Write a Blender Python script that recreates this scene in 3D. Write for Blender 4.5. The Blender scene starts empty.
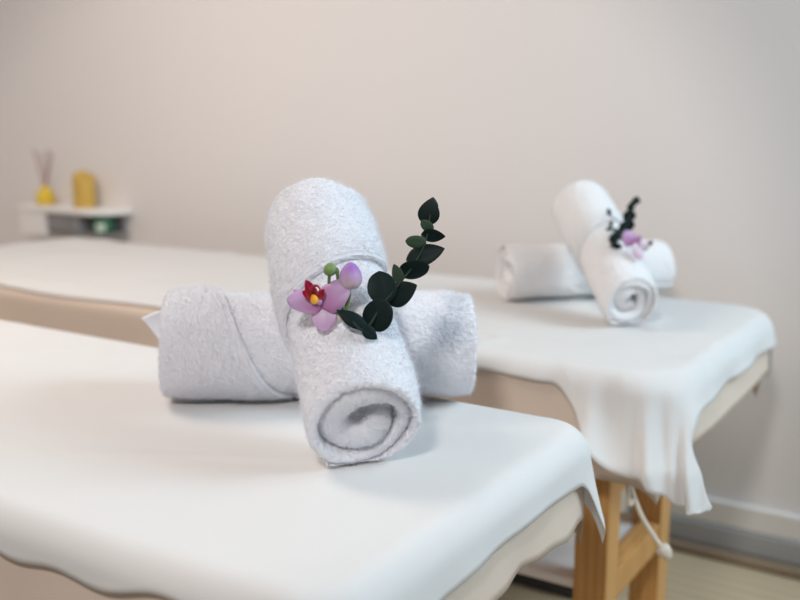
import bpy, math, random
import numpy as np
from mathutils import Vector, Matrix

# ------------------------------------------------------------------ camera, world, lights
S = bpy.context.scene
COL = S.collection
rng = np.random.default_rng(7)
random.seed(7)

PITCH, YAW, FPX = math.radians(10.9), math.radians(32.4), 985.0
CAM = np.array([0.0, 0.0, 1.145])
c_h = np.array([-math.sin(YAW), math.cos(YAW), 0.0])
c_r = np.array([math.cos(YAW), math.sin(YAW), 0.0])
c_z = np.array([0, 0, 1.0])
c_f = c_h * math.cos(PITCH) - c_z * math.sin(PITCH)
c_u = c_h * math.sin(PITCH) + c_z * math.cos(PITCH)
cam_data = bpy.data.cameras.new('camera')
cam = bpy.data.objects.new('camera', cam_data)
COL.objects.link(cam)
M = Matrix.Identity(4)
for i in range(3):
    M[i][0], M[i][1], M[i][2], M[i][3] = c_r[i], c_u[i], -c_f[i], CAM[i]
cam.matrix_world = M
cam_data.sensor_width = 36.0
cam_data.lens = FPX / 800 * 36
cam_data.dof.use_dof = True
cam_data.dof.focus_distance = 1.22
cam_data.dof.aperture_fstop = 2.5
cam_data.clip_start = 0.02
S.camera = cam

w = bpy.data.worlds.new('world')
S.world = w
w.use_nodes = True
wn = w.node_tree
bgn = wn.nodes['Background']
bgn.inputs[0].default_value = (0.95, 0.94, 1.0, 1)
bgn.inputs[1].default_value = 0.21


def area(name, loc, target, size, power, col, size_y=None):
    d = bpy.data.lights.new(name, 'AREA')
    d.energy = power
    d.color = col
    d.shape = 'RECTANGLE'
    d.size = size
    d.size_y = size_y or size
    o = bpy.data.objects.new(name, d)
    COL.objects.link(o)
    o.location = loc
    o.rotation_euler = (Vector(target) - Vector(loc)).to_track_quat('-Z', 'Y').to_euler()
    return o


area('window_daylight', (1.15, 2.05, 2.15), (-0.75, 1.5, 0.75), 1.2, 51, (0.68, 0.88, 1.0), 1.1)
area('ceiling_lamp_warm', (-2.2, 0.9, 2.45), (-1.9, 1.2, 0.7), 0.8, 25, (1.0, 0.86, 0.74))

sp = bpy.data.lights.new('vignette_spot', 'SPOT')  # added lamp behind the camera; its cone edge stands in for corner vignetting
sp.energy = 118
sp.color = (1.0, 0.955, 0.92)
sp.spot_size = math.radians(2 * 23.0)
sp.spot_blend = 0.18
sp.shadow_soft_size = 0.16
spo = bpy.data.objects.new('vignette_spot', sp)
COL.objects.link(spo)
spo.location = (0.0, -0.8, 2.4)
spo.rotation_euler = (Vector((-2.08, 2.5, 0.13)) - Vector((0.0, -0.8, 2.4))).to_track_quat('-Z', 'Y').to_euler()

S.view_settings.view_transform = 'Standard'
S.view_settings.look = 'None'
S.view_settings.gamma = 1.0
S.view_settings.use_curve_mapping = False
S.view_settings.exposure = 0.0


# ------------------------------------------------------------------ helpers
def pix(x, y, depth):
    """point seen at (x, y), `depth` metres in front of the lens"""
    return CAM + (c_f + c_r * (x - 400) / FPX + c_u * (300 - y) / FPX) * depth


def link(name, me, mat=None, parent=None, loc=None):
    o = bpy.data.objects.new(name, me)
    COL.objects.link(o)
    if mat is not None:
        me.materials.append(mat)
    if parent is not None:
        o.parent = parent
    if loc is not None:
        o.location = loc
    return o


def mesh(name, V, F, smooth=True, uv=None):
    me = bpy.data.meshes.new(name)
    V = np.asarray(V, dtype=np.float32)
    F = [tuple(int(i) for i in f) for f in F] if not isinstance(F, np.ndarray) else F
    if isinstance(F, np.ndarray):
        n = len(F)
        k = F.shape[1]
        me.vertices.add(len(V))
        me.vertices.foreach_set('co', V.ravel())
        me.loops.add(n * k)
        me.loops.foreach_set('vertex_index', F.astype(np.int32).ravel())
        me.polygons.add(n)
        me.polygons.foreach_set('loop_start', np.arange(0, n * k, k, dtype=np.int32))
        me.update(calc_edges=True)
    else:
        me.from_pydata([tuple(map(float, v)) for v in V], [], F)
        me.update()
    if smooth:
        me.polygons.foreach_set('use_smooth', np.ones(len(me.polygons), dtype=bool))
    if uv is not None:
        l = me.uv_layers.new(name='UVMap')
        idx = np.zeros(len(me.loops), dtype=np.int32)
        me.loops.foreach_get('vertex_index', idx)
        l.data.foreach_set('uv', np.asarray(uv, dtype=np.float32)[idx].ravel())
    me.validate()
    return me


def grid_faces(nu, nv, cu=False, cv=False):
    iu = np.arange(nu if cu else nu - 1)
    iv = np.arange(nv if cv else nv - 1)
    a, b = np.meshgrid(iu, iv, indexing='ij')
    a2, b2 = (a + 1) % nu, (b + 1) % nv
    return np.stack([a * nv + b, a2 * nv + b, a2 * nv + b2, a * nv + b2], -1).reshape(-1, 4)


def box_data(x0, x1, y0, y1, z0, z1):
    V = [(x, y, z) for x in (x0, x1) for y in (y0, y1) for z in (z0, z1)]
    F = [(0, 1, 3, 2), (4, 6, 7, 5), (0, 4, 5, 1), (2, 3, 7, 6), (0, 2, 6, 4), (1, 5, 7, 3)]
    return V, F


def boxes(name, lst, mat, parent=None, bevel=0.003, loc=None):
    V, F = [], []
    for b in lst:
        v, f = box_data(*b)
        n = len(V)
        V += v
        F += [tuple(i + n for i in q) for q in f]
    me = mesh(name, V, F, smooth=False)
    o = link(name, me, mat, parent, loc)
    if bevel:
        m = o.modifiers.new('bevel', 'BEVEL')
        m.width = bevel
        m.segments = 2
        m.limit_method = 'ANGLE'
    return o


def tube_data(P, R, n=10):
    P = np.asarray(P, float)
    R = np.broadcast_to(np.asarray(R, float), (len(P),))
    T = np.gradient(P, axis=0)
    T /= np.linalg.norm(T, axis=1)[:, None]
    ref = np.array([0.3, 0.2, 0.93]) if abs(T[0] @ np.array([0.3, 0.2, 0.93])) < 0.9 else np.array([1.0, 0, 0])
    A = np.cross(T, ref)
    A /= np.linalg.norm(A, axis=1)[:, None]
    B = np.cross(T, A)
    th = np.linspace(0, 2 * np.pi, n, endpoint=False)
    V = P[:, None] + R[:, None, None] * (A[:, None] * np.cos(th)[None, :, None] + B[:, None] * np.sin(th)[None, :, None])
    k = len(P)
    F = [tuple(q) for q in grid_faces(k, n, False, True)]
    F.append(tuple(range(n))[::-1])
    F.append(tuple((k - 1) * n + i for i in range(n)))
    return V.reshape(-1, 3), F


def tube(name, P, R, mat, parent=None, n=10):
    V, F = tube_data(P, R, n)
    return link(name, mesh(name, V, F), mat, parent)


def spline(P, n=24):
    P = np.asarray(P, float)
    k = len(P)
    Q = np.vstack([2 * P[0] - P[1], P, 2 * P[-1] - P[-2]])
    out = []
    for t in np.linspace(0, k - 1, n):
        i = min(int(t), k - 2)
        u = t - i
        p0, p1, p2, p3 = Q[i], Q[i + 1], Q[i + 2], Q[i + 3]
        out.append(0.5 * (2 * p1 + (p2 - p0) * u + (2 * p0 - 5 * p1 + 4 * p2 - p3) * u * u + (3 * p1 - p0 - 3 * p2 + p3) * u ** 3))
    return np.array(out)


def lathe(name, prof, mat, parent=None, n=32, loc=None):
    prof = np.asarray(prof, float)
    th = np.linspace(0, 2 * np.pi, n, endpoint=False)
    V = np.stack([prof[:, 0, None] * np.cos(th), prof[:, 0, None] * np.sin(th), np.repeat(prof[:, 1, None], n, 1)], -1)
    F = [tuple(q) for q in grid_faces(len(prof), n, False, True)]
    k = len(prof)
    F.append(tuple(range(n))[::-1])
    F.append(tuple((k - 1) * n + i for i in range(n)))
    return link(name, mesh(name, V.reshape(-1, 3), F), mat, parent, loc)


def hash3(i, j, k, seed):
    h = (i * 374761393 + j * 668265263 + k * 2147483647 + seed * 974634541) & 0xFFFFFFFF
    h = ((h ^ (h >> 13)) * 1274126177) & 0xFFFFFFFF
    h = (h ^ (h >> 16)) & 0xFFFF
    return h / 32767.5 - 1.0


def vnoise(P, scale, seed=0):
    Q = np.asarray(P, float) * scale + 1000.0
    I = np.floor(Q).astype(np.int64)
    f = Q - I
    f = f * f * (3 - 2 * f)
    r = 0
    for a in (0, 1):
        for b in (0, 1):
            for c in (0, 1):
                wgt = (f[..., 0] if a else 1 - f[..., 0]) * (f[..., 1] if b else 1 - f[..., 1]) * (f[..., 2] if c else 1 - f[..., 2])
                r = r + wgt * hash3(I[..., 0] + a, I[..., 1] + b, I[..., 2] + c, seed)
    return r


def sstep(x, a, b):
    t = np.clip((np.asarray(x, float) - a) / (b - a), 0, 1)
    return t * t * (3 - 2 * t)


def empty(name, loc, label, cat, group=None):
    o = bpy.data.objects.new(name, None)
    COL.objects.link(o)
    o.location = loc
    o.empty_display_size = 0.05
    return tag(o, label, cat, group)


def tag(o, label, cat, group=None, kind=None):
    o['label'] = label
    o['category'] = cat
    if group:
        o['group'] = group
    if kind:
        o['kind'] = kind
    return o


def structure(o):
    o['kind'] = 'structure'
    return o


# ------------------------------------------------------------------ materials
def mat(name, col, rough=0.6, spec=0.3, noise=None, bump=None, sheen=0.0, trans=0.0, sss=0.0):
    m = bpy.data.materials.new(name)
    m.use_nodes = True
    nt = m.node_tree
    b = nt.nodes['Principled BSDF']
    b.inputs['Base Color'].default_value = (*col, 1)
    b.inputs['Roughness'].default_value = rough
    b.inputs['Specular IOR Level'].default_value = spec
    b.inputs['Sheen Weight'].default_value = sheen
    if sss:
        b.inputs['Subsurface Weight'].default_value = sss
        b.inputs['Subsurface Radius'].default_value = (0.01, 0.008, 0.008)
        b.inputs['Subsurface Scale'].default_value = 0.5
    tc = nt.nodes.new('ShaderNodeTexCoord')
    if noise:
        sc, amt = noise[:2]
        n = nt.nodes.new('ShaderNodeTexNoise')
        n.inputs['Scale'].default_value = sc
        n.inputs['Detail'].default_value = 4
        nt.links.new(tc.outputs['Object'], n.inputs['Vector'])
        mp = nt.nodes.new('ShaderNodeMapRange')
        mp.inputs['To Min'].default_value = 1 - amt
        mp.inputs['To Max'].default_value = 1 + amt
        nt.links.new(n.outputs['Fac'], mp.inputs['Value'])
        mx = nt.nodes.new('ShaderNodeVectorMath')
        mx.operation = 'SCALE'
        mx.inputs[0].default_value = col
        nt.links.new(mp.outputs[0], mx.inputs['Scale'])
        nt.links.new(mx.outputs[0], b.inputs['Base Color'])
    if bump:
        sc, dist = bump
        n2 = nt.nodes.new('ShaderNodeTexNoise')
        n2.inputs['Scale'].default_value = sc
        n2.inputs['Detail'].default_value = 3
        nt.links.new(tc.outputs['Object'], n2.inputs['Vector'])
        bp = nt.nodes.new('ShaderNodeBump')
        bp.inputs['Distance'].default_value = dist
        bp.inputs['Strength'].default_value = 1.0
        nt.links.new(n2.outputs['Fac'], bp.inputs['Height'])
        nt.links.new(bp.outputs[0], b.inputs['Normal'])
    return m


def sheet_mat(name, col, translucent, clear):
    """thin non-woven cloth: diffuse + light passing through + a little see-through"""
    m = mat(name, col, 0.85, 0.1, bump=(900, 0.0002))
    nt = m.node_tree
    b = nt.nodes['Principled BSDF']
    out = nt.nodes['Material Output']
    tl = nt.nodes.new('ShaderNodeBsdfTranslucent')
    tl.inputs[0].default_value = (*col, 1)
    tp = nt.nodes.new('ShaderNodeBsdfTransparent')
    m1 = nt.nodes.new('ShaderNodeMixShader')
    m1.inputs[0].default_value = translucent
    m2 = nt.nodes.new('ShaderNodeMixShader')
    m2.inputs[0].default_value = clear
    nt.links.new(b.outputs[0], m1.inputs[1])
    nt.links.new(tl.outputs[0], m1.inputs[2])
    nt.links.new(m1.outputs[0], m2.inputs[1])
    nt.links.new(tp.outputs[0], m2.inputs[2])
    nt.links.new(m2.outputs[0], out.inputs['Surface'])
    return m


def wood_mat(name, c1, c2, scale=(1, 1, 1), ws=14, axis='X'):
    m = mat(name, c1, 0.45, 0.35)
    nt = m.node_tree
    b = nt.nodes['Principled BSDF']
    tc = nt.nodes.new('ShaderNodeTexCoord')
    mp = nt.nodes.new('ShaderNodeMapping')
    mp.inputs['Scale'].default_value = scale
    wv = nt.nodes.new('ShaderNodeTexWave')
    wv.bands_direction = axis
    wv.inputs['Scale'].default_value = ws
    wv.inputs['Distortion'].default_value = 4
    wv.inputs['Detail'].default_value = 3
    wv.inputs['Detail Scale'].default_value = 1.5
    cr = nt.nodes.new('ShaderNodeValToRGB')
    cr.color_ramp.elements[0].color = (*c1, 1)
    cr.color_ramp.elements[1].color = (*c2, 1)
    nt.links.new(tc.outputs['Object'], mp.inputs[0])
    nt.links.new(mp.outputs[0], wv.inputs['Vector'])
    nt.links.new(wv.outputs['Fac'], cr.inputs[0])
    nt.links.new(cr.outputs[0], b.inputs['Base Color'])
    return m


def petal_mat(name, base, tip, vein):
    """UV.v runs from the petal base to the tip, UV.u across it"""
    m = mat(name, tip, 0.45, 0.25, sss=0.15)
    nt = m.node_tree
    b = nt.nodes['Principled BSDF']
    uv = nt.nodes.new('ShaderNodeUVMap')
    sx = nt.nodes.new('ShaderNodeSeparateXYZ')
    nt.links.new(uv.outputs[0], sx.inputs[0])
    cr = nt.nodes.new('ShaderNodeValToRGB')
    cr.color_ramp.elements[0].color = (*base, 1)
    cr.color_ramp.elements[1].color = (*tip, 1)
    cr.color_ramp.elements[1].position = 0.75
    nt.links.new(sx.outputs['Y'], cr.inputs[0])
    wv = nt.nodes.new('ShaderNodeTexWave')
    wv.inputs['Scale'].default_value = 3.2
    wv.inputs['Distortion'].default_value = 2.2
    nt.links.new(uv.outputs[0], wv.inputs['Vector'])
    pw = nt.nodes.new('ShaderNodeMath')
    pw.operation = 'POWER'
    pw.inputs[1].default_value = 5
    nt.links.new(wv.outputs['Fac'], pw.inputs[0])
    ml = nt.nodes.new('ShaderNodeMath')
    ml.operation = 'MULTIPLY'
    ml.inputs[1].default_value = 0.35
    nt.links.new(pw.outputs[0], ml.inputs[0])
    mx = nt.nodes.new('ShaderNodeMixRGB')
    mx.inputs[2].default_value = (*vein, 1)
    nt.links.new(ml.outputs[0], mx.inputs[0])
    nt.links.new(cr.outputs[0], mx.inputs[1])
    nt.links.new(mx.outputs[0], b.inputs['Base Color'])
    return m


m_wall = mat('wall_paint', (0.80, 0.765, 0.75), 0.9, 0.1, bump=(60, 0.0004))
m_floor = wood_mat('floor_planks', (0.52, 0.41, 0.27), (0.60, 0.48, 0.33), (1, 6, 1), 1.2, 'Y')
m_skirt = mat('grey_skirting', (0.40, 0.40, 0.40), 0.6, 0.3, noise=(5, 0.12))
m_cap = mat('white_trim', (0.80, 0.76, 0.72), 0.6, 0.3)
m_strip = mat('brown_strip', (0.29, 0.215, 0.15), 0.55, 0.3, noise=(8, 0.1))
m_towel = mat('terry_cotton', (0.83, 0.835, 0.88), 0.95, 0.05, bump=(420, 0.0014), sheen=0.1)
m_towel_back = mat('terry_cotton_white', (0.78, 0.77, 0.775), 0.95, 0.05, bump=(420, 0.0010), sheen=0.1)
m_hem = mat('woven_hem', (0.78, 0.76, 0.79), 0.9, 0.1)
m_sheet = sheet_mat('nonwoven_sheet', (0.87, 0.86, 0.85), 0.18, 0.06)
m_sheet_far = sheet_mat('nonwoven_sheet_thin', (0.87, 0.86, 0.85), 0.22, 0.14)
m_cover = mat('beige_cover', (0.68, 0.565, 0.475), 0.85, 0.1, bump=(500, 0.0003))
m_vinyl = mat('beige_vinyl', (0.58, 0.47, 0.38), 0.5, 0.4)
m_wood = wood_mat('beech_wood', (0.57, 0.29, 0.095), (0.65, 0.355, 0.13), (9, 9, 0.8), 2.2, 'X')
m_shelf = mat('white_lacquer', (0.88, 0.86, 0.84), 0.4, 0.4)
m_grey = mat('grey_panel', (0.27, 0.265, 0.27), 0.5, 0.3, noise=(12, 0.1))
m_gold = mat('gold_wax', (0.62, 0.40, 0.09), 0.4, 0.4, noise=(14, 0.12), sss=0.1)
m_yel = mat('yellow_glass', (0.80, 0.56, 0.04), 0.12, 0.6)
m_reed = mat('mauve_reed', (0.40, 0.24, 0.22), 0.7, 0.2)
m_greenj = mat('green_jar', (0.03, 0.14, 0.075), 0.35, 0.4)
m_palej = mat('pale_jar_label', (0.55, 0.66, 0.56), 0.5, 0.3)
m_leaf = mat('eucalyptus_leaf', (0.005, 0.0145, 0.013), 0.5, 0.12, noise=(60, 0.35))
m_leaf2 = mat('eucalyptus_leaf_young', (0.035, 0.065, 0.038), 0.5, 0.25, noise=(60, 0.25))
m_stem = mat('dark_stem', (0.015, 0.024, 0.016), 0.6, 0.3)
m_gstem = mat('green_stem', (0.10, 0.19, 0.06), 0.5, 0.3)
m_gbud = mat('green_bud', (0.17, 0.27, 0.09), 0.45, 0.3, noise=(150, 0.2))
m_petal = petal_mat('orchid_petal', (0.42, 0.15, 0.33), (0.51, 0.34, 0.56), (0.38, 0.16, 0.38))
m_sepal = petal_mat('orchid_sepal', (0.66, 0.55, 0.66), (0.60, 0.38, 0.62), (0.45, 0.20, 0.45))
m_pale = petal_mat('orchid_pale_sepal', (0.55, 0.56, 0.33), (0.72, 0.62, 0.58), (0.6, 0.5, 0.45))
m_pale2 = petal_mat('orchid_blush_sepal', (0.70, 0.60, 0.68), (0.68, 0.50, 0.64), (0.6, 0.42, 0.58))
m_bud = petal_mat('orchid_bud', (0.62, 0.52, 0.48), (0.34, 0.16, 0.50), (0.45, 0.24, 0.45))
m_lip = petal_mat('orchid_lip', (0.55, 0.07, 0.05), (0.33, 0.010, 0.045), (0.25, 0.0, 0.03))
m_liphook = mat('orchid_lip_hook', (0.30, 0.012, 0.035), 0.45, 0.3)
m_throat = mat('orchid_throat', (0.85, 0.42, 0.05), 0.45, 0.3, noise=(200, 0.3))
m_cord = mat('cotton_cord', (0.74, 0.66, 0.56), 0.9, 0.1, bump=(600, 0.001))
m_boxf = mat('beige_fabric', (0.62, 0.50, 0.40), 0.9, 0.1, bump=(300, 0.0006))
m_dark = mat('dark_plinth', (0.06, 0.065, 0.07), 0.5, 0.3)

# ------------------------------------------------------------------ the room
WY = 2.5
structure(boxes('floor', [(-3.7, 1.6, -1.6, WY + .1, -0.1, 0)], m_floor, bevel=0))
structure(boxes('wall_back', [(-3.8, 1.7, WY, WY + 0.1, 0, 2.6)], m_wall, bevel=0))
structure(boxes('wall_left', [(-3.8, -3.7, -1.6, WY, 0, 2.6)], m_wall, bevel=0))
structure(boxes('trim_1', [(-3.69, 1.6, WY - 0.022, WY - 0.0005, 0.083, 0.150)], m_cap, bevel=0.006))
structure(boxes('baseboard_back', [(-3.69, 1.6, WY - 0.03, WY - 0.0005, 0.026, 0.0825)], m_skirt, bevel=0.002))
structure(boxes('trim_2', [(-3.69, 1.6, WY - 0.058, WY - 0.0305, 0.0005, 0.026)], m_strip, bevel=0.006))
# grooves between the floor boards are part of the floor's wood pattern

BZ = 0.72      # top of the sheet on the front bed
BZ2 = 0.727    # and on the back bed
FX0, FX1, FY0, FY1 = -2.42, -0.465, 0.618, 1.262
GX0, GX1, GY0, GY1 = -2.74, -0.42, 1.488, 2.215


# ------------------------------------------------------------------ massage tables
def massage_table(name, x0, x1, y0, y1, top, rc, leg_x, leg_y, label):
    t = empty(name, ((x0 + x1) / 2, (y0 + y1) / 2, 0), label, 'massage table', None)
    cx, cy = (x0 + x1) / 2, (y0 + y1) / 2
    def bx(nm, L, m, bev=0.003):
        return boxes(nm, [(a - cx, b - cx, c - cy, d - cy, e, f) for a, b, c, d, e, f in L], m, t, bev)
    th = top - 0.0085
    k, g = [], .016
    for sx, sy, a0 in ((1, 1, 0), (-1, 1, 90), (-1, -1, 180), (1, -1, 270)):
        for a in np.radians(np.linspace(a0, a0 + 90, 9)):
            k.append((sx * ((x1 - x0) / 2 - g - rc) + rc * math.cos(a), sy * ((y1 - y0) / 2 - g - rc) + rc * math.sin(a)))
    nk = len(k)
    mo = link('mattress', mesh('mattress', [(x, y, th - .105) for x, y in k] + [(x, y, th) for x, y in k],
              [tuple(range(nk))[::-1], tuple(range(nk, 2 * nk))] + [(i, (i + 1) % nk, (i + 1) % nk + nk, i + nk) for i in range(nk)], smooth=False), m_vinyl, t)
    md = mo.modifiers.new('bevel', 'BEVEL')
    md.width, md.segments = 0.018, 4
    md.limit_method = 'ANGLE'
    md.angle_limit = 1.0
    bx('table_frame', [(x0 + .06, x1 - .06, y0 + .05, y1 - .05, th - 0.135, th - 0.1055)], m_wood)
    (xa, xb), (ya, yb) = leg_x, leg_y
    for lx in (xa, xb):
        for ly in (ya, yb):
            bx('leg', [(lx - .031, lx + .031, ly - .031, ly + .031, 0.0, th - 0.1355)], m_wood)
        bx('stretcher', [(lx - .012, lx + .028, ya + .0315, yb - .0315, 0.262, 0.320)], m_wood)
        bx('end_rail', [(lx - .014, lx + .014, ya + .0315, yb - .0315, 0.452, th - 0.1355)], m_wood)
    bx('undershelf', [(xa + .0285, xb - .0125, ya - .02, yb + .02, 0.290, 0.306)], m_shelf, 0.002)
    return t


massage_table('massage_table', FX0, FX1, FY0, FY1, BZ, 0.06, (-2.2, -1.05), (0.70, 1.08),
              'massage table nearest the viewer, mostly hidden under its white sheet', )
massage_table('massage_table', GX0, GX1, GY0, GY1, BZ2, 0.10, (-2.45, -0.590), (1.592, 1.902),
              'far massage table by the wall with beech wood legs showing below the sheet')


# ------------------------------------------------------------------ bed linen
def drape(name, x0, x1, y0, y1, z, r, ov, res, mt, rc=0.07, amp=0.006, wave=24.0, wrinkle=0.0012, seed=0, flare=0.12, thick=0.0008,
          hem=0.002, extra=None, uvs=None):
    """cloth laid over a rounded slab; ov = overhangs (left, right, near, far), numbers or functions of 0..1 along that side"""
    f = [o if callable(o) else (lambda q, o=o: np.full_like(q, o)) for o in ov]
    W, D = x1 - x0, y1 - y0
    mx = max(float(np.max(f[i](np.linspace(0, 1, 50)))) for i in range(4))
    nu = int((W + 2 * mx) / res)
    nv = int((D + 2 * mx) / res)
    s, t = np.meshgrid(np.linspace(0, 1, nu), np.linspace(0, 1, nv), indexing='ij')
    oL, oR, oN, oF = f[0](t), f[1](t), f[2](s), f[3](s)
    U = x0 - oL + s * (W + oL + oR)
    Vv = y0 - oN + t * (D + oN + oF)
    qx = np.clip(U, x0 + rc, x1 - rc)
    qy = np.clip(Vv, y0 + rc, y1 - rc)
    dx, dy = U - qx, Vv - qy
    d = np.hypot(dx, dy)
    dp = (np.abs(dx) ** 3.2 + np.abs(dy) ** 3.2) ** (1 / 3.2)
    n_x = np.where(d > 1e-9, dx / np.maximum(d, 1e-9), 0)
    n_y = np.where(d > 1e-9, dy / np.maximum(d, 1e-9), 0)
    arc = r * np.pi / 2
    d = np.where(d > 1e-9, d + (dp - d) * sstep(d, rc * .8, rc * 1.3), d)
    d0 = np.minimum(d, rc - r)
    d = d - d0
    a = np.clip(d / r, 0, np.pi / 2)
    out = d0 + r * np.sin(a)
    drop = np.where(d < arc, r * (1 - np.cos(a)), r + d - arc)
    over = np.clip(d - arc * 0.6, 0, None)
    ang = np.arctan2(n_y, n_x)
    Wr, Dr = W - 2 * rc, D - 2 * rc
    tang = np.where(np.abs(ang) <= np.pi / 4, qy - y0 - rc,
                    np.where((ang > np.pi / 4) & (ang < 3 * np.pi / 4), Dr + x1 - rc - qx,
                             np.where((ang < -np.pi / 4) & (ang > -3 * np.pi / 4), qx - x1 + rc, Dr + Wr + y1 - rc - qy))) + ang * rc
    P0 = np.stack([U, Vv, 0 * U], -1)
    wv = np.sin(tang * wave + 3 * vnoise(np.stack([tang * 3, tang * 0, tang * 0 + seed], -1), 1.0, seed)) \
        + 0.6 * vnoise(np.stack([tang, 0 * tang, drop * 0.3], -1), wave * 0.6, seed + 1)
    corner = np.abs(n_x * n_y) * 2
    out = out + np.minimum(over * 8, 1) * amp * np.clip(over / 0.08, 0, 1.6) * (wv * 0.5 + 0.85) + over * flare * (0.35 + corner)
    X = qx + n_x * out
    Y = qy + n_y * out
    Z = z - drop
    flat = np.clip(1 - d / (r * 2), 0, 1)
    k = vnoise(np.stack([U * 0.6 + Vv * 0.5, Vv * 1.6 - U * .4, 0 * U], -1), 7.0, seed + 2) \
        + 0.5 * vnoise(np.stack([U + Vv * .4, Vv * 2.2, 0 * U], -1), 15.0, seed + 3)
    ridge = np.exp(-(vnoise(np.stack([U * .5 - Vv * .3, Vv + U * .2, 0 * U + 5], -1), 5.0, seed + 4) / 0.05) ** 2)
    Z = Z + wrinkle * (k * 0.6 + 0.9 * ridge) * (0.25 + 0.75 * flat)
    Z = Z + np.where(over > 0.01, hem * vnoise(np.stack([tang, 0 * tang, 0 * tang], -1), 16.0, seed + 5) * np.clip(over / .05, 0, 1), 0)
    if extra is not None:
        X, Y, Z = extra(U, Vv, X, Y, Z)
    P = np.stack([X, Y, Z], -1).reshape(-1, 3)
    ctr = np.array([(x0 + x1) / 2, (y0 + y1) / 2, z])
    o = link(name, mesh(name, P - ctr, grid_faces(nu, nv)), mt, None, ctr)
    sd = o.modifiers.new('solid', 'SOLIDIFY')
    sd.thickness = thick
    sd.offset = 1
    return o


# covers (beige, fitted, long drop) and the white disposable sheets over them
cov_f = drape('bed_cover', FX0 + .008, FX1 - .008, FY0 + .008, FY1 - .008, BZ - 0.004, 0.024, (0.1, lambda q: 0.110 + 0.004 * np.sin(q * 19) + 0.002 * np.sin(q * 71) - .012 * sstep(q, .75, .95), 0.20, 0.15),
              0.012, m_cover, rc=.062, amp=0.005, wave=30, seed=3, flare=0.04, thick=0.001, wrinkle=0.0004)
tag(cov_f, 'beige fitted cover on the nearest massage table, peeking out below its white sheet', 'bed cover')
cov_b = drape('bed_cover', GX0 + .008, GX1 - .008, GY0 + .008, GY1 - .008, BZ2 - 0.0062, 0.026, (0.15, 0.105, 0.168, 0.15),
              0.012, m_cover, rc=.105, amp=0.006, wave=9, seed=5, flare=0.03, thick=0.001, wrinkle=0.0004)
tag(cov_b, 'beige cover hanging down the long side of the far massage table', 'bed cover')

sh_f = drape('bed_sheet', FX0, FX1, FY0, FY1, BZ, 0.034,
             (0.05, lambda q: 0.050 + 0.003 * np.sin(q * 9) + 0.075 * sstep(q, .74, .88), lambda q: 0.030 + 0.007 * np.sin(q * 31 + 2) + 0.005 * np.sin(q * 83 + 1), lambda q: 0.08 + 0.035 * sstep(q, .85, .99)),
             0.008, m_sheet, rc=.07, amp=0.007, wave=34, seed=11, flare=0.10, wrinkle=0.0016)
tag(sh_f, 'white disposable sheet spread over the nearest massage table', 'sheet')


def far_near(q):
    return -0.010 + 0.004 * np.sin(q * 23) + 0.024 * sstep(q, .55, .8) + 0.115 * sstep(q, .862, .908) + .045 * sstep(q, .90, .97) + 0.03 * sstep(q, .93, 1)


def corner_sweep(U, V, X, Y, Z):
    # the loose corner nearest the foot end swings outwards along the table
    k = sstep(U, GX1 - .30, GX1 + .02) * sstep(GY0 + .11 - V, 0, .12)
    # crease over the face rest at the head end
    Z = Z + 0.007 * np.exp(-((U + 2.50) / 0.11) ** 4 - ((V - 2.05) / 0.016) ** 2)
    lim = 0.195
    drop = BZ2 - Z
    soft = lim - 0.008 * np.logaddexp(0, (lim - drop) / 0.008)
    Z = BZ2 - (drop * (1 - k) + np.maximum(soft, np.minimum(drop, 0)) * k)
    k2 = sstep(U, GX1 - .42, GX1 - .2) * sstep(GY0 + .06 - V, 0, .05) * np.clip(drop / .12, 0, 1.2)
    Y = Y - k2 * (0.006 + 0.008 * np.sin(U * 62 + V * 9) + 0.005 * np.sin(U * 131 + 1.3))
    return X + 0.36 * k * np.clip(BZ2 - Z, 0, None), Y, Z


sh_b = drape('bed_sheet', GX0, GX1, GY0, GY1, BZ2, 0.036, (0.05, lambda q: 0.046 + 0.05 * sstep(q, .85, .98) + 0.075 * (1 - sstep(q, 0, .16)), far_near, 0.10),
             0.009, m_sheet_far, rc=.11, amp=0.030, wave=30, seed=21, flare=0.06, wrinkle=0.0036, extra=corner_sweep)
tag(sh_b, 'white disposable sheet over the far massage table, hanging low at its near corner', 'sheet')


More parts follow.
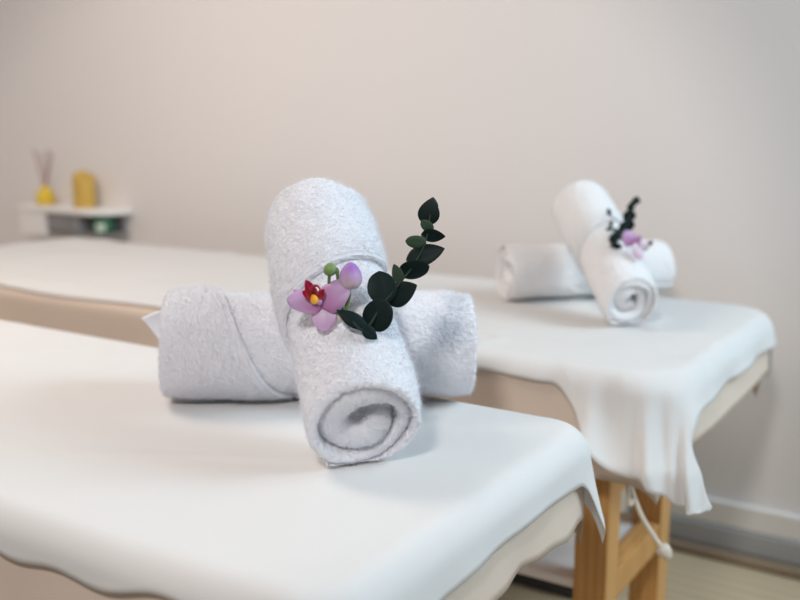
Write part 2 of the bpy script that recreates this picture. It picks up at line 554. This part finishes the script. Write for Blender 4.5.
# ------------------------------------------------------------------ towels
def roll(L, R, pitch, core, ring_n, na, sgn=1, end_angle=0.0, slope=0.28, seam_pos=(.5, .7), extra_turn=0.9, recess=0.010,
         bulge=0.0, seed=0, terry=0.0016, slant=0.0, tfac=0.96, taper=0.0, tele_b=0.006):
    """a towel wound into a spiral about +X, both ends rounded; returns points (m, k, 3)"""
    turns = (R - core) / pitch + (1 - slope) * 1.35
    phi_t = 2 * np.pi * turns
    ns_in = int(ring_n * .42 * max(turns - 1.2, .2))
    s = np.concatenate([np.linspace(0, 1 - 1.25 / turns, ns_in, endpoint=False), np.linspace(1 - 1.25 / turns, 1, int(ring_n * 1.25))])
    ncap = 9
    ax_out = np.linspace(0, 1, na)
    ax_in = np.linspace(1, 0, 30)
    # profile: (axial 0..1, side -1..1, cap offset in half thicknesses)
    capang = np.linspace(0, np.pi, ncap + 2)[1:-1]
    A = np.concatenate([ax_out, np.ones(ncap), ax_in, np.zeros(ncap)])
    SD = np.concatenate([np.ones(na), np.cos(capang), -np.ones(30), -np.cos(capang)])
    CP = np.concatenate([np.zeros(na), np.sin(capang), np.zeros(30), -np.sin(capang)])
    Sg, Ag = np.meshgrid(s, A, indexing='ij')
    SDg = np.broadcast_to(SD, Sg.shape)
    CPg = np.broadcast_to(CP, Sg.shape)
    q = sstep(Ag, *seam_pos)
    wob = 0.05 * np.sin(Ag * 9 + seed)
    phi_end = phi_t + 2 * np.pi * extra_turn * (q - 0.5) + wob
    # only the outer wrap slides along the seam
    k = sstep(Sg, 1 - 1.2 / turns, 1.0)
    phi = Sg * phi_t + k * (phi_end - phi_t)
    phi0 = math.radians(end_angle) - sgn * phi_t
    T0 = turns - 1.35

    def G(t):
        x = (t - T0) / 0.15
        return pitch * (t - (1 - slope) * 0.15 * np.logaddexp(0, np.clip(x, -40, 40)) - (1 - slope) * 0.15 * np.clip(x - 40, 0, None))
    tt = phi / (2 * np.pi)
    off = R - core - G(np.array(turns))
    r_base = np.maximum(core + off + G(tt), 0.003)
    hfull = (G(tt + 1) - G(tt)) * tfac
    e = (1 - Sg) * R * 2 * np.pi * turns        # arc length back from the free edge
    edge = np.sqrt(np.clip(1 - (1 - np.clip(e / 0.006, 0, 1)) ** 2, 0.02, 1))
    hemr = 1 + 0.22 * np.exp(-((e - 0.007) / 0.0045) ** 2) + 0.14 * np.exp(-((e - 0.030) / 0.004) ** 2)
    r_in = np.maximum(r_base * sstep(tt, 0.05, 1.05), 0.0015)
    r_out = r_base + hfull * (0.75 + 0.25 * sstep(e, 0, .06)) * edge * np.where(Sg > .5, hemr, 1)
    es = np.maximum(np.sqrt(np.clip(1 - (1 - np.clip(tt / 0.3, 0, 1)) ** 2, 0, 1)), 0.03)
    r_out = r_in + (r_out - r_in) * es
    rr = (r_in + r_out) / 2 + SDg * (r_out - r_in) / 2
    rr = np.maximum(rr, 0.0015)
    lay = Sg
    a0 = recess * np.clip(1 - lay, 0, 1) * turns + 0.004 * np.sin(phi * 1.7 + seed)
    a1 = L - tele_b * np.clip(1 - lay, 0, 1) * turns - 0.004 * np.sin(phi * 1.3 + 2 + seed)
    hc = np.minimum((r_out - r_in) / 2, 0.012)
    X = (a0 + hc) + Ag * (a1 - a0 - 2 * hc) + CPg * hc
    # gather towards the ends so the roll reads soft
    u = X / L
    soft = 1 - 0.05 * np.exp(-((u) / 0.05) ** 2) - 0.06 * np.exp(-((1 - u) / 0.05) ** 2) + bulge * (u - 0.5)
    rr = rr * soft
    th = sgn * phi + phi0
    ell = 1 + 0.03 * np.sin(2 * th + seed)
    P = np.stack([X, rr * np.cos(th) * ell, rr * np.sin(th)], -1)
    P[..., 0] += slant * P[..., 2] * np.clip(1 - u, 0, 1) ** 2
    # layered lumps
    low = vnoise(P + seed, 14, seed) * 0.0035 * np.clip(rr / R, .25, 1) + vnoise(P - seed, 34, seed + 6) * 0.0045 * np.clip(1.25 - rr / R, 0, .8)
    P[..., 1] += low * np.cos(th)
    P[..., 2] += low * np.sin(th)
    # normals from the grid, then terry pile
    du = np.gradient(P, axis=0)
    dv = np.roll(P, -1, 1) - np.roll(P, 1, 1)
    N = np.cross(du, dv)
    N /= np.maximum(np.linalg.norm(N, axis=-1), 1e-9)[..., None]
    flat = np.where((e > 0.013) & (e < 0.024) & (Sg > .5), 0.25, 1.0)
    t = (vnoise(P, 260, seed + 1) * 0.55 + vnoise(P, 480, seed + 2) * 0.75 + vnoise(P, 90, seed + 3) * 0.35) * terry * flat
    P = P + N * t[..., None]
    if sgn < 0:
        P = P[::-1]
    return P


def orient(P, base, d, up):
    d = d / np.linalg.norm(d)
    up = up - (up @ d) * d
    up /= np.linalg.norm(up)
    side = np.cross(up, d)
    return base + P[..., 0:1] * d + P[..., 1:2] * side + P[..., 2:3] * up


def settle(P, z, soft=0.006):
    """press the cloth flat where it meets the bed"""
    zz = P[..., 2] - z
    P = P.copy()
    P[..., 2] = z + soft * np.logaddexp(0, zz / soft) * 1.0 - 0.0 + 0.0006
    return P


def push_out(P, a, d, R, k=0.012):
    """press the cloth onto a cylinder (axis a + t d) instead of through it"""
    d = d / np.linalg.norm(d)
    v = P - a
    along = (v @ d)[..., None] * d
    rad = v - along
    r = np.linalg.norm(rad, axis=-1)
    new = R + k * np.logaddexp(0, (r - R) / k)
    new = np.where(r > R + 6 * k, r, new)
    return a + along + rad * (new / np.maximum(r, 1e-6))[..., None]


def towel_obj(P, mt, label, cat='towel', group=None, base=None):
    m_, k_ = P.shape[:2]
    F = grid_faces(m_, k_, False, True)
    V = P.reshape(-1, 3)
    c = V.mean(0) if base is None else base
    t = empty('rolled_towel', c, label, cat, group)
    link('rolled_cloth', mesh('rolled_cloth', V - c, F), mt, t)
    return t, c


def fuzz(t, seed, count):
    """short cotton loops standing on the cloth"""
    o = t.children[0]
    md = o.modifiers.new('pile', 'PARTICLE_SYSTEM')
    st = md.particle_system.settings
    md.particle_system.seed = seed
    st.type = 'HAIR'
    st.count = count
    st.emit_from = 'FACE'
    st.use_even_distribution = True
    st.hair_length = 0.0030
    st.hair_step = 3
    st.render_step = 2
    st.display_step = 2
    st.brownian_factor = 0.0022
    st.length_random = 0.5
    st.root_radius = 0.24
    st.tip_radius = 0.12
    st.radius_scale = 0.001
    st.use_close_tip = False


UP = np.array([0, 0, 1.0])
# front pair -- lower roll
RL = 0.077
u32 = np.array([math.cos(math.radians(32)), math.sin(math.radians(32)), 0])
n32 = np.array([-u32[1], u32[0], 0])
A0 = np.array([-1.025, 0.998, 0]) + n32 * 0.032 - u32 * 0.012
axA = np.array([A0[0], A0[1], BZ + 0.0815])
LA = 0.452
Pl = roll(LA, RL, 0.029, 0.006, 380, 320, sgn=-1, end_angle=125, seam_pos=(-.12, .56), extra_turn=-0.95, recess=0.003, seed=3, tele_b=0.004)
Pl = orient(Pl, axA, u32, UP)
# upper roll
eU, aU = math.radians(42), math.radians(140)
hdU = np.array([math.cos(aU), math.sin(aU), 0])
dU = hdU * math.cos(eU) + UP * math.sin(eU)
upU = -hdU * math.sin(eU) + UP * math.cos(eU)
RU = 0.068
axU = np.array([-0.665, 0.944, BZ]) + upU * (RU * 1.05)
LU = 0.34
Pu = roll(LU, RU, 0.031, 0.006, 380, 270, sgn=1, end_angle=125, seam_pos=(.33, .93), extra_turn=1.0, recess=0.004, bulge=-0.10, seed=8, slant=0.28, tele_b=-0.012)
Pu = orient(Pu, axU, dU, upU)
Pu = push_out(Pu, axA, u32, RL * 0.93, 0.010)
# the lower roll sags a little under the upper one
Pl = settle(Pl, BZ + 0.002)
Pu = settle(Pu, BZ + 0.002)
tl, cl = towel_obj(Pl, m_towel, 'white rolled towel lying flat on the nearest massage table, under the leaning roll')
tu, cu = towel_obj(Pu, m_towel, 'large white rolled towel leaning across another, carrying the sharp orchid and eucalyptus')


fuzz(tl, 3, 260000)
fuzz(tu, 5, 170000)


def flap(parent, c, P4, n=14, mt=m_towel, puff=0.006, seed=1, name='corner_flap'):
    """a folded corner of cloth: a bent quadrilateral with thickness"""
    a, b, c2, d = [np.asarray(p, float) for p in P4]
    s, t = np.meshgrid(np.linspace(0, 1, n), np.linspace(0, 1, n), indexing='ij')
    s, t = s[..., None], t[..., None]
    P = (1 - s) * (1 - t) * a + s * (1 - t) * b + s * t * c2 + (1 - s) * t * d
    N = np.cross(b - a, d - a)
    N /= np.linalg.norm(N)
    P = P + N * (puff * np.sin(np.pi * s) * np.sin(np.pi * t) + 0.003 * vnoise(P, 40, seed)[..., None])
    o = link(name, mesh(name, P.reshape(-1, 3) - c, grid_faces(n, n)), mt, parent)
    sd = o.modifiers.new('solid', 'SOLIDIFY')
    sd.thickness = 0.008
    sd.offset = 0
    bv = o.modifiers.new('sub', 'SUBSURF')
    bv.levels = bv.render_levels = 2
    return o


def dep(p):
    return float((np.asarray(p) - CAM) @ c_f)


# the loose corner poking out at the left end of the lower roll
dl = dep(axA)
flap(tl, cl, [pix(141, 318, dl + .02), pix(164, 309, dl + .015), pix(182, 330, dl + .0), pix(168, 350, dl + .01)], puff=0.012)

# back pair
RB = 0.060
B0 = np.array([-0.925, 1.91, 0])
B1 = B0 + np.array([math.cos(math.radians(46)), math.sin(math.radians(46)), 0])
uB = (B1 - B0) / np.linalg.norm(B1 - B0)
nB = np.array([-uB[1], uB[0], 0])
axB = np.array([*(B0 + nB * 0.045)[:2], BZ2 + 0.065])
LB = 0.39
Pb = roll(LB, RB, 0.019, 0.005, 150, 100, sgn=-1, end_angle=125, seam_pos=(.0, .4), extra_turn=-0.5, recess=0.002, seed=13)
Pb = orient(Pb, axB, uB, UP)
eV, aV = math.radians(36), math.radians(139)
hdV = np.array([math.cos(aV), math.sin(aV), 0])
dV = hdV * math.cos(eV) + UP * math.sin(eV)
upV = -hdV * math.sin(eV) + UP * math.cos(eV)
RV = 0.057
axV = np.array([-0.648, 1.842, BZ2]) + upV * (RV * 0.97)
LV = 0.30
Pv = roll(LV, RV, 0.019, 0.005, 150, 100, sgn=1, end_angle=90, seam_pos=(.40, .76), extra_turn=1.0, recess=0.003, slant=.3, seed=17, tele_b=-0.008)
Pv = orient(Pv, axV, dV, upV)
Pv = push_out(Pv, axB, uB, RB * 0.93, 0.009)
Pb = settle(Pb, BZ2 + 0.002)
Pv = settle(Pv, BZ2 + 0.002)
tb, cb = towel_obj(Pb, m_towel_back, 'white rolled towel lying flat on the far massage table, under a leaning roll')
tv, cv = towel_obj(Pv, m_towel_back, 'white rolled towel leaning on another roll on the far massage table, with a blurred orchid')


# ------------------------------------------------------------------ flowers and leaves
def blade(P0, dirv, nrm, L, W, shape='round', cup=0.1, curl=0.1, fold=0.0, nu=13, nv=9, ruffle=0.0, seed=0):
    """a leaf or petal from P0 along dirv, facing nrm"""
    dirv = dirv / np.linalg.norm(dirv)
    nrm = nrm - (nrm @ dirv) * dirv
    nrm /= np.linalg.norm(nrm)
    side = np.cross(nrm, dirv)
    t = np.linspace(0.0, 1.0, nu)
    if shape == 'round':
        wd = np.sqrt(np.clip(1 - (2 * t - 1) ** 2, 0, 1)) * (1 + 0.18 * (0.5 - t))
    elif shape == 'ovate':
        wd = np.sin(np.pi * t ** 0.8) ** 0.75 * 1.0
    elif shape == 'fan':
        wd = np.sqrt(np.clip(1 - (2 * t ** 0.72 - 1) ** 2, 0, 1))
    else:
        wd = np.sin(np.pi * t ** 0.9)
    wd = np.maximum(wd, 0.02) * W / 2
    s = np.linspace(-1, 1, nv)
    T, Sx = np.meshgrid(t, s, indexing='ij')
    Wd = wd[:, None]
    x = Sx * Wd
    y = T * L
    z = -cup * L * (Sx ** 2) * (Wd / (W / 2)) - curl * L * (T - 0.4) ** 2 + fold * np.abs(x) \
        + ruffle * L * np.sin(Sx * 5 + T * 6 + seed) * (Sx ** 2)
    P = P0 + x[..., None] * side + y[..., None] * dirv + z[..., None] * nrm
    uv = np.stack([Sx * .5 + .5, T], -1).reshape(-1, 2)
    return P.reshape(-1, 3), grid_faces(nu, nv), uv


def blade_obj(name, parent, c, mt, thick, *a, **k):
    V, F, uv = blade(*a, **k)
    o = link(name, mesh(name, V - c, F, uv=uv), mt, parent)
    sd = o.modifiers.new('solid', 'SOLIDIFY')
    sd.thickness = thick
    sd.offset = 0
    sb = o.modifiers.new('sub', 'SUBSURF')
    sb.levels = sb.render_levels = 1
    return o


def egg(name, parent, c, mt, ctr, axis, L, W, ridges=0, nu=18, nv=20, tip=0.6):
    axis = axis / np.linalg.norm(axis)
    ref = np.array([0.2, 1, 0.1])
    a = np.cross(axis, ref)
    a /= np.linalg.norm(a)
    b = np.cross(axis, a)
    t = np.linspace(0, 1, nu)
    th = np.linspace(0, 2 * np.pi, nv, endpoint=False)
    r = np.sqrt(np.clip(1 - (2 * t - 1) ** 2, 0, 1)) * (1 + tip * (0.45 - t)) * W / 2
    r = np.maximum(r, 1e-4)
    T, H = np.meshgrid(t, th, indexing='ij')
    rr = r[:, None] * (1 + (0.10 * np.abs(np.cos(H * ridges / 2)) if ridges else 0))
    P = ctr + ((T - .5) * L)[..., None] * axis + rr[..., None] * (np.cos(H)[..., None] * a + np.sin(H)[..., None] * b)
    F = [tuple(q) for q in grid_faces(nu, nv, False, True)]
    uv = np.stack([H / (2 * np.pi), T], -1).reshape(-1, 2)
    return link(name, mesh(name, P.reshape(-1, 3) - c, F, uv=uv), mt, parent)


toc = -c_f   # rough facing of blossom and leaves: towards the room, tilted per leaf below


def sprig(base_px, stem_px, leaves, dep_fn, label, sc=1.0):
    c = pix(*base_px, dep_fn(*base_px))
    e = empty('eucalyptus_sprig', c, label, 'sprig')
    pts = spline([pix(x, y, dep_fn(x, y)) for x, y in stem_px], 40)
    tube('stem', pts - c, np.linspace(0.0016, 0.0008, 40) * sc, m_stem, e, 8)
    for i, (x, y, L, W, ang, tilt, yawt, shp, mt) in enumerate(leaves):
        d0 = dep_fn(x, y)
        ctr = pix(x, y, d0)
        if sc == 1.0:
            L, W = L * 1.12, W * (1.32 if shp == 'ovate' else 1.2)
        px = d0 / FPX
        dirv = c_r * math.cos(math.radians(ang)) + c_u * math.sin(math.radians(ang))
        perp = np.cross(-c_f, dirv)
        # tilt the blade about its length (yawt) and across (tilt)
        nn = -c_f * math.cos(math.radians(yawt)) + perp * math.sin(math.radians(yawt))
        dd = dirv * math.cos(math.radians(tilt)) - c_f * math.sin(math.radians(tilt))
        Lm = L * px / max(math.cos(math.radians(tilt)), .5)
        Wm = W * px / max(math.cos(math.radians(yawt)), .4)
        p0 = ctr - dd * Lm / 2
        lf = blade_obj('leaf', e, c, mt, 0.0007, p0, dd, nn, Lm, Wm, shape=shp, cup=0.08, curl=0.12, fold=0.15, seed=i)
        k = int(np.argmin(np.linalg.norm(pts - p0, axis=1)))
        k = max(0, k - 1)
        if np.linalg.norm(pts[k] - p0) > 0.001:
            V, F = tube_data(spline([pts[k] - c, (pts[k] + p0) / 2 - c, p0 + dd * .002 - c], 6), 0.0007 * sc, 6)
            link('leaf_stalk', mesh('leaf_stalk', V, F), m_stem, lf)
    return e


# depth of the front bouquet: just proud of the leaning roll
def roll_depth(x, y, ax, d, R):
    v = c_f + c_r * (x - 400) / FPX + c_u * (300 - y) / FPX
    o = CAM - ax
    vp, op = v - (v @ d) * d, o - (o @ d) * d
    a, b, c = vp @ vp, 2 * vp @ op, op @ op - R * R
    return (-b - math.sqrt(max(b * b - 4 * a * c, 0))) / (2 * a)


d_top = roll_depth(356, 333, axU, dU, RU + .010) - .006


def dep_front(x, y):
    # a plane that leans back with height and to the right
    return d_top + 0.0004 * (333 - y) + 0.0003 * (x - 356)


LV1, LV2 = m_leaf, m_leaf2
sprig((362, 330), [(352, 322), (362, 330), (371, 323), (381, 306), (391, 294), (404, 278), (415, 263), (423, 248), (428, 232), (430, 214)], [
    (378, 315, 31, 26, 60, 10, 15, 'round', LV1),
    (382, 287, 30, 25, 100, -10, -10, 'round', LV1),
    (401, 293, 31, 19, 28, 20, 20, 'ovate', LV1),
    (397, 274, 19, 9, 110, 0, 40, 'ovate', LV2),
    (414, 270, 28, 16, 12, 15, -25, 'round', LV1),
    (425, 254, 36, 17, 17, 10, 20, 'ovate', LV1),
    (416, 242, 19, 11, 175, 10, 10, 'round', LV2),
    (433, 236, 22, 10, -5, 10, -35, 'ovate', LV1),
    (427, 226, 14, 9, 140, 10, 10, 'round', LV2),
    (429, 212, 25, 17, 80, 5, 10, 'ovate', LV1),
    (433, 204, 13, 9, 85, -15, -30, 'ovate', LV1),
    (370, 333, 17, 10, -40, -10, 20, 'ovate', LV1),
    (353, 319, 34, 13, 150, 5, -25, 'pointed', LV1),
], dep_front, 'dark green eucalyptus sprig with round leaves, standing out sharply beside the front orchid')


def orchid(O, s, label, front=True):
    """O: blossom centre, s: metres per photograph pixel at that depth (relative drawing scale)"""
    e = empty('orchid', O, label, 'flower')
    c = O
    r, u, n = c_r, c_u, toc

    def at(x, y, z=0.0):
        return O + r * x * s + u * y * s + n * z * s

    def pet(mt, x, y, ang, L, W, z=0, lift=0.0, name='petal', **k):
        a = math.radians(ang)
        dd = r * math.cos(a) + u * math.sin(a) + n * lift
        return blade_obj(name, e, c, mt, 0.0008 * s / 0.0013, at(x, y, z), dd, n + u * .25, L * s, W * s, nu=17, nv=13, **k)
    if front:
        pet(m_pale, 6, -6, -25, 21, 14, -5, -.15, name='sepal', shape='round', cup=.12, curl=.1)
        pet(m_sepal, 2, -4, 150, 36, 15, -6, -.1, name='sepal', shape='ovate', cup=.1, curl=.05)
        pet(m_sepal, 2, -4, -84, 24, 25, -2, .2, name='sepal', shape='fan', cup=.16, curl=.35, ruffle=.05)
        pet(m_petal, 3, 0, 173, 37, 24, 1, .18, shape='fan', cup=.14, curl=.2, ruffle=.05)
        pet(m_petal, -1, -4, 42, 38, 30, 2, .15, shape='fan', cup=.12, curl=.3, ruffle=.05, seed=2)
        # lip: two curled side lobes, a hooked middle lobe and a yellow throat
        pet(m_lip, -7, 6, 112, 19, 12, 5, .55, name='lip', shape='fan', cup=-.35, curl=.55)
        pet(m_lip, -8, 6, 150, 12, 10, 5, .5, name='lip', shape='fan', cup=-.3, curl=.3)
        pet(m_lip, -2, 4, 60, 12, 8, 4, .5, name='lip', shape='fan', cup=-.3, curl=.3)
        tube('lip_hook', spline([at(-8, 14, 14), at(-5, 17, 16), at(-1, 16, 17), at(1, 11, 17)], 14) - c, np.linspace(2.2, .5, 14) * s, m_liphook, e, 8)
        egg('throat', e, c, m_throat, at(-6, 4, 8), r * -.3 + u + n * .6, 11 * s, 8 * s, 5)
        egg('column', e, c, m_petal, at(-1, 1, 6), r * .3 + u * .2 + n, 9 * s, 6 * s)
    return e, at


# front orchid: blossom, two buds and their stalks
xo, yo = 321, 303
d_o = roll_depth(322, 322, axU, dU, RU + .010) - .010
O = pix(xo, yo, d_o)
so = d_o / FPX
orc, at = orchid(O, so, 'purple orchid blossom with red lip and two buds, on the front leaning towel')
cO = O


def apx(x, y, z=0):
    return at(x - xo, yo - y, z)


egg('bud', orc, cO, m_bud, apx(350.5, 276, 0), c_u * 1 + c_r * .05 - toc * .0, 28 * so, 22 * so, 5, tip=.5)
egg('bud', orc, cO, m_gbud, apx(330, 269.5, 0), c_u + c_r * .1, 14 * so, 12.5 * so, 4, tip=.2)
egg('bud', orc, cO, m_gbud, apx(337, 271, -3), c_u, 8 * so, 4.5 * so, 0)
stalks = [
    [(350, 288, 0), (349, 298, 0), (346, 309, -2), (349, 317, -3)],
    [(329.5, 275, 0), (329, 283, -2), (331, 297, -6), (340, 312, -5)],
    [(337, 274, -3), (338, 284, -4), (339, 297, -6), (343, 312, -5)],
]
for sk in stalks:
    tube('stalk', spline([apx(*p) for p in sk], 16) - cO, np.linspace(1.5, 2.0, 16) * so, m_gstem, orc, 8)
tube('stem', spline([apx(334, 310, -6), apx(343, 315, -3), apx(352, 322, -2), apx(360, 329, -3)], 16) - cO, np.linspace(1.8, 1.5, 16) * so, m_gstem, orc, 8)

# back bouquet
d_tb = roll_depth(620, 248, axV, dV, RV + .005) - .012


def dep_back(x, y):
    return d_tb + 0.0006 * (248 - y) + 0.0004 * (x - 620)


sprig((616, 243), [(610, 247), (616, 242), (623, 232), (628, 222), (632, 210), (636, 197)], [
    (617, 246, 12, 7, -10, 0, 10, 'ovate', LV1), (614, 238, 13, 9, 60, 0, 10, 'round', LV1), (622, 236, 11, 8, 20, 0, 10, 'round', LV1),
    (624, 228, 14, 11, 80, 0, 0, 'round', LV1), (629, 226, 13, 10, 40, 10, 0, 'round', LV1), (628, 217, 13, 10, 100, 0, 10, 'round', LV1),
    (632, 216, 10, 8, 50, 0, 0, 'round', LV1), (631, 207, 12, 8, 80, 0, 0, 'ovate', LV1), (635, 201, 11, 7, 65, 0, 10, 'ovate', LV1), (638, 200, 8, 5, -50, 0, 10, 'ovate', LV1),
    (609, 212, 8, 5, 100, 0, 0, 'ovate', LV1), (611, 224, 8, 4, 80, 0, 0, 'ovate', LV1), (609, 229, 7, 4, 200, 0, 0, 'ovate', LV1),
    (615, 230, 8, 4, 160, 0, 0, 'ovate', LV2),
], dep_back, 'small blurred eucalyptus sprig on the far leaning towel, behind the pink blossom', 1.6)
xo2, yo2 = 633, 243
O2 = pix(xo2, yo2, d_tb - 0.012)
s2 = (d_tb - 0.012) / FPX
orc2 = empty('orchid', O2, 'blurred pink orchid blossom on the far leaning towel', 'flower')


def ap2(x, y, z=0):
    return O2 + c_r * (x - xo2) * s2 + c_u * (yo2 - y) * s2 + toc * z * s2


def pet2(mt, x, y, ang, L, W, z, name='petal', lift=.15, **k):
    a = math.radians(ang)
    dd = c_r * math.cos(a) + c_u * math.sin(a) + toc * lift
    blade_obj(name, orc2, O2, mt, 0.001, ap2(x, y, z), dd, toc + c_u * .25, L * s2, W * s2, **k)


pet2(m_petal, 634, 245, 125, 17, 16, 1, shape='fan', cup=.12, curl=.25)
pet2(m_pale2, 635, 246, -65, 15, 11, 1, shape='fan', cup=.15, curl=.3, name='sepal')
pet2(m_pale2, 636, 246, 8, 15, 6, 0, shape='fan', cup=.14, curl=.2)
pet2(m_petal, 635, 243, 60, 9, 7, 3, name='lip', lift=.5, shape='fan', cup=-.3, curl=.3)
egg('bud', orc2, O2, m_stem, ap2(650.5, 243), c_u + c_r, 6 * s2, 4.5 * s2)
tube('stalk', spline([ap2(650, 245), ap2(646, 249, -1), ap2(640, 250, -1), ap2(634, 247, 0)], 12) - O2, 0.8 * s2, m_gstem, orc2, 8)

# ------------------------------------------------------------------ wall shelf and what stands on it
SX0, SXC, SX1, SY0 = -3.215, -2.87, -2.735, 2.365
SZ0, SZ1 = 0.685, 0.795
scx, scy, scz = (SX0 + SX1) / 2, WY - .07, SZ0
sh = empty('wall_shelf', (scx, scy, scz), 'white floating wall shelf with a rounded end and grey compartment, behind the far massage table', 'shelf')


def slab(name, x0, inset, z0, z1, m, bev=0.004, taper=0.0):
    """shelf-shaped board: straight front, quarter-round right end"""
    def outline(ins):
        P = [(x0, WY - .0005), (x0, SY0 + ins), (SXC, SY0 + ins)]
        for a in np.linspace(0, np.pi / 2, 12)[1:]:
            P.append((SXC + (SX1 - ins - SXC) * math.sin(a), WY - .0005 - (WY - SY0 - ins) * math.cos(a)))
        return P
    lo, hi = outline(inset + taper), outline(inset)
    k = len(lo)
    V = [(x - scx, y - scy, z0 - scz) for x, y in lo] + [(x - scx, y - scy, z1 - scz) for x, y in hi]
    F = [tuple(range(k))[::-1], tuple(range(k, 2 * k))] + [(i, (i + 1) % k, (i + 1) % k + k, i + k) for i in range(k)]
    o = link(name, mesh(name, V, F, smooth=False), m, sh)
    md = o.modifiers.new('bevel', 'BEVEL')
    md.width = bev
    md.segments = 3
    md.limit_method = 'ANGLE'
    return o


slab('shelf_top', SX0, 0, SZ1 - .022, SZ1, m_shelf, 0.007)
boxes('side_cabinet', [(SX0 + .004 - scx, SX0 + .15 - scx, SY0 + .006 - scy, WY - .0005 - scy, 0, SZ1 - .0225 - scz)], m_shelf, sh)
slab('shelf_bottom', SX0 + .1505, .02, SZ0 + .012, SZ0 + .022, m_grey, 0.003)
boxes('back_panel', [(SX0 + .1505 - scx, SX1 - .04 - scx, WY - .012 - scy, WY - .0005 - scy, SZ0 + .0225 - scz, SZ1 - .0225 - scz)], m_grey, sh, 0.001)
dr = boxes('drawer', [(SX0 + .152 - scx, SXC - .02 - scx, SY0 + .012 - scy, WY - .0125 - scy, SZ0 + .0225 - scz, SZ1 - .024 - scz)], m_grey, sh, 0.004)
boxes('handle', [(-.004, .004, -.01, 0, -.022, .022)], m_grey, dr, 0.002, (SX0 + .27 - scx, SY0 + .0125 - scy, SZ1 - .052 - scz))

jx, jy = -2.815, SY0 + .066
jar = empty('jar', (jx, jy, SZ0 + .0225), 'small dark green jar with a pale front in the grey shelf compartment', 'jar')
lathe('jar_body', [(0.001, 0), (.032, 0), (.036, .004), (.036, .044), (.032, .047), (0.001, .047)], m_greenj, jar)
lathe('lid', [(0.001, .0473), (.0345, .0473), (.0355, .050), (.034, .060), (0.001, .060)], m_greenj, jar)
th = np.linspace(-1.6, -.6, 9)
lab = [[(.0366 * math.cos(a), .0366 * math.sin(a), z) for z in (.008, .038)] for a in th]
link('front_label', mesh('front_label', np.array(lab).reshape(-1, 3), grid_faces(9, 2)), m_palej, jar)['label'] = 'pale rounded patch on the jar front'

dfx, dfy = -3.128, 2.43
df = empty('reed_diffuser', (dfx, dfy, SZ1), 'small yellow reed diffuser bottle with thin reeds on the white wall shelf', 'diffuser')
lathe('bottle', [(0.001, 0), (.028, 0), (.035, .006), (.035, .034), (.030, .048), (.018, .058), (.0135, .062), (.0135, .072), (.011, .072), (.011, .062), (0.001, .060)], m_yel, df)
for (bx_, tx, tyy) in ((.006, -.026, .01), (-.004, .040, -.006), (-.002, .028, .02), (.002, -.034, -.012)):
    tube('reed', np.array([(bx_, 0, .045), (bx_ + (tx - bx_) * .5, tyy * .5, .12), (tx, tyy, .205 if abs(tx) > .03 else .195)]), 0.0026, m_reed, df, 8)

cdx, cdy = -2.912, 2.432
cd = empty('pillar_candle', (cdx, cdy, SZ1), 'gold pillar candle with a slanted rim on the white wall shelf', 'candle')
n = 40
th = np.linspace(0, 2 * np.pi, n, endpoint=False)
rad = 0.040
prof = [(0.02, 0.0, 0), (0.95, 0.0, 0), (1.0, .004, 0), (1.0, .112, 1), (.97, .118, 1), (.86, .116, 1), (.8, .098, .6), (.02, .092, .3)]
Vc = []
for r_, z_, k_ in prof:
    for a in th:
        slant = 0.011 * math.cos(a - 2.6) + 0.004 * math.sin(3 * a)
        Vc.append((rad * r_ * math.cos(a), rad * r_ * math.sin(a), z_ + k_ * slant))
link('wax', mesh('wax', Vc, [tuple(q) for q in grid_faces(len(prof), n, False, True)] + [tuple(range(n))[::-1]]), m_gold, cd)
tube('wick', np.array([(0, 0, .092), (.001, 0, .100), (.003, 0, .108)]), 0.0012, m_stem, cd, 6)

# ------------------------------------------------------------------ cord, box under the table
cp = [pix(628, 478, 1.66), pix(634, 497, 1.66), pix(642, 517, 1.665), pix(653, 535, 1.67), pix(662, 548, 1.67)]
c0 = cp[0]
cord = empty('cord', c0, 'thin pale cord with a knotted end hanging beside the wooden table leg', 'cord')
tube('strand', spline(cp, 24) - c0, 0.0042, m_cord, cord, 8)
tube('loop', spline([cp[1], pix(630, 505, 1.655), pix(628, 490, 1.655), cp[0]], 18) - c0, 0.0035, m_cord, cord, 8)
egg('knot', cord, c0, m_cord, pix(665, 552, 1.67), c_r * .6 - c_u * .8, 0.030, 0.024, 5)

bxc = (-1.02, 2.18, 0)
stb = empty('storage_box', bxc, 'beige box on a dark plinth standing on the floor under the far massage table', 'box')
boxes('plinth', [(-.23, .23, -.13, .13, 0, .06)], m_dark, stb, 0.004)
boxes('box_body', [(-.24, .24, -.14, .14, .0605, .26)], m_boxf, stb, 0.012)
boxes('box_lid', [(-.245, .245, -.145, .145, .2605, .285)], m_boxf, stb, 0.01)

# things of one kind carry one group
for kind, grp in (('rolled_towel', 'rolled towels crossed in pairs on the massage tables'), ('massage_table', 'massage tables side by side'),
                  ('bed_sheet', 'white sheets on the massage tables'), ('bed_cover', 'beige covers on the massage tables'),
                  ('orchid', 'orchid blossoms on the leaning towels'), ('eucalyptus_sprig', 'eucalyptus sprigs on the leaning towels')):
    for o in S.objects:
        if o.parent is None and o.name.split('.')[0] == kind:
            o['group'] = grp
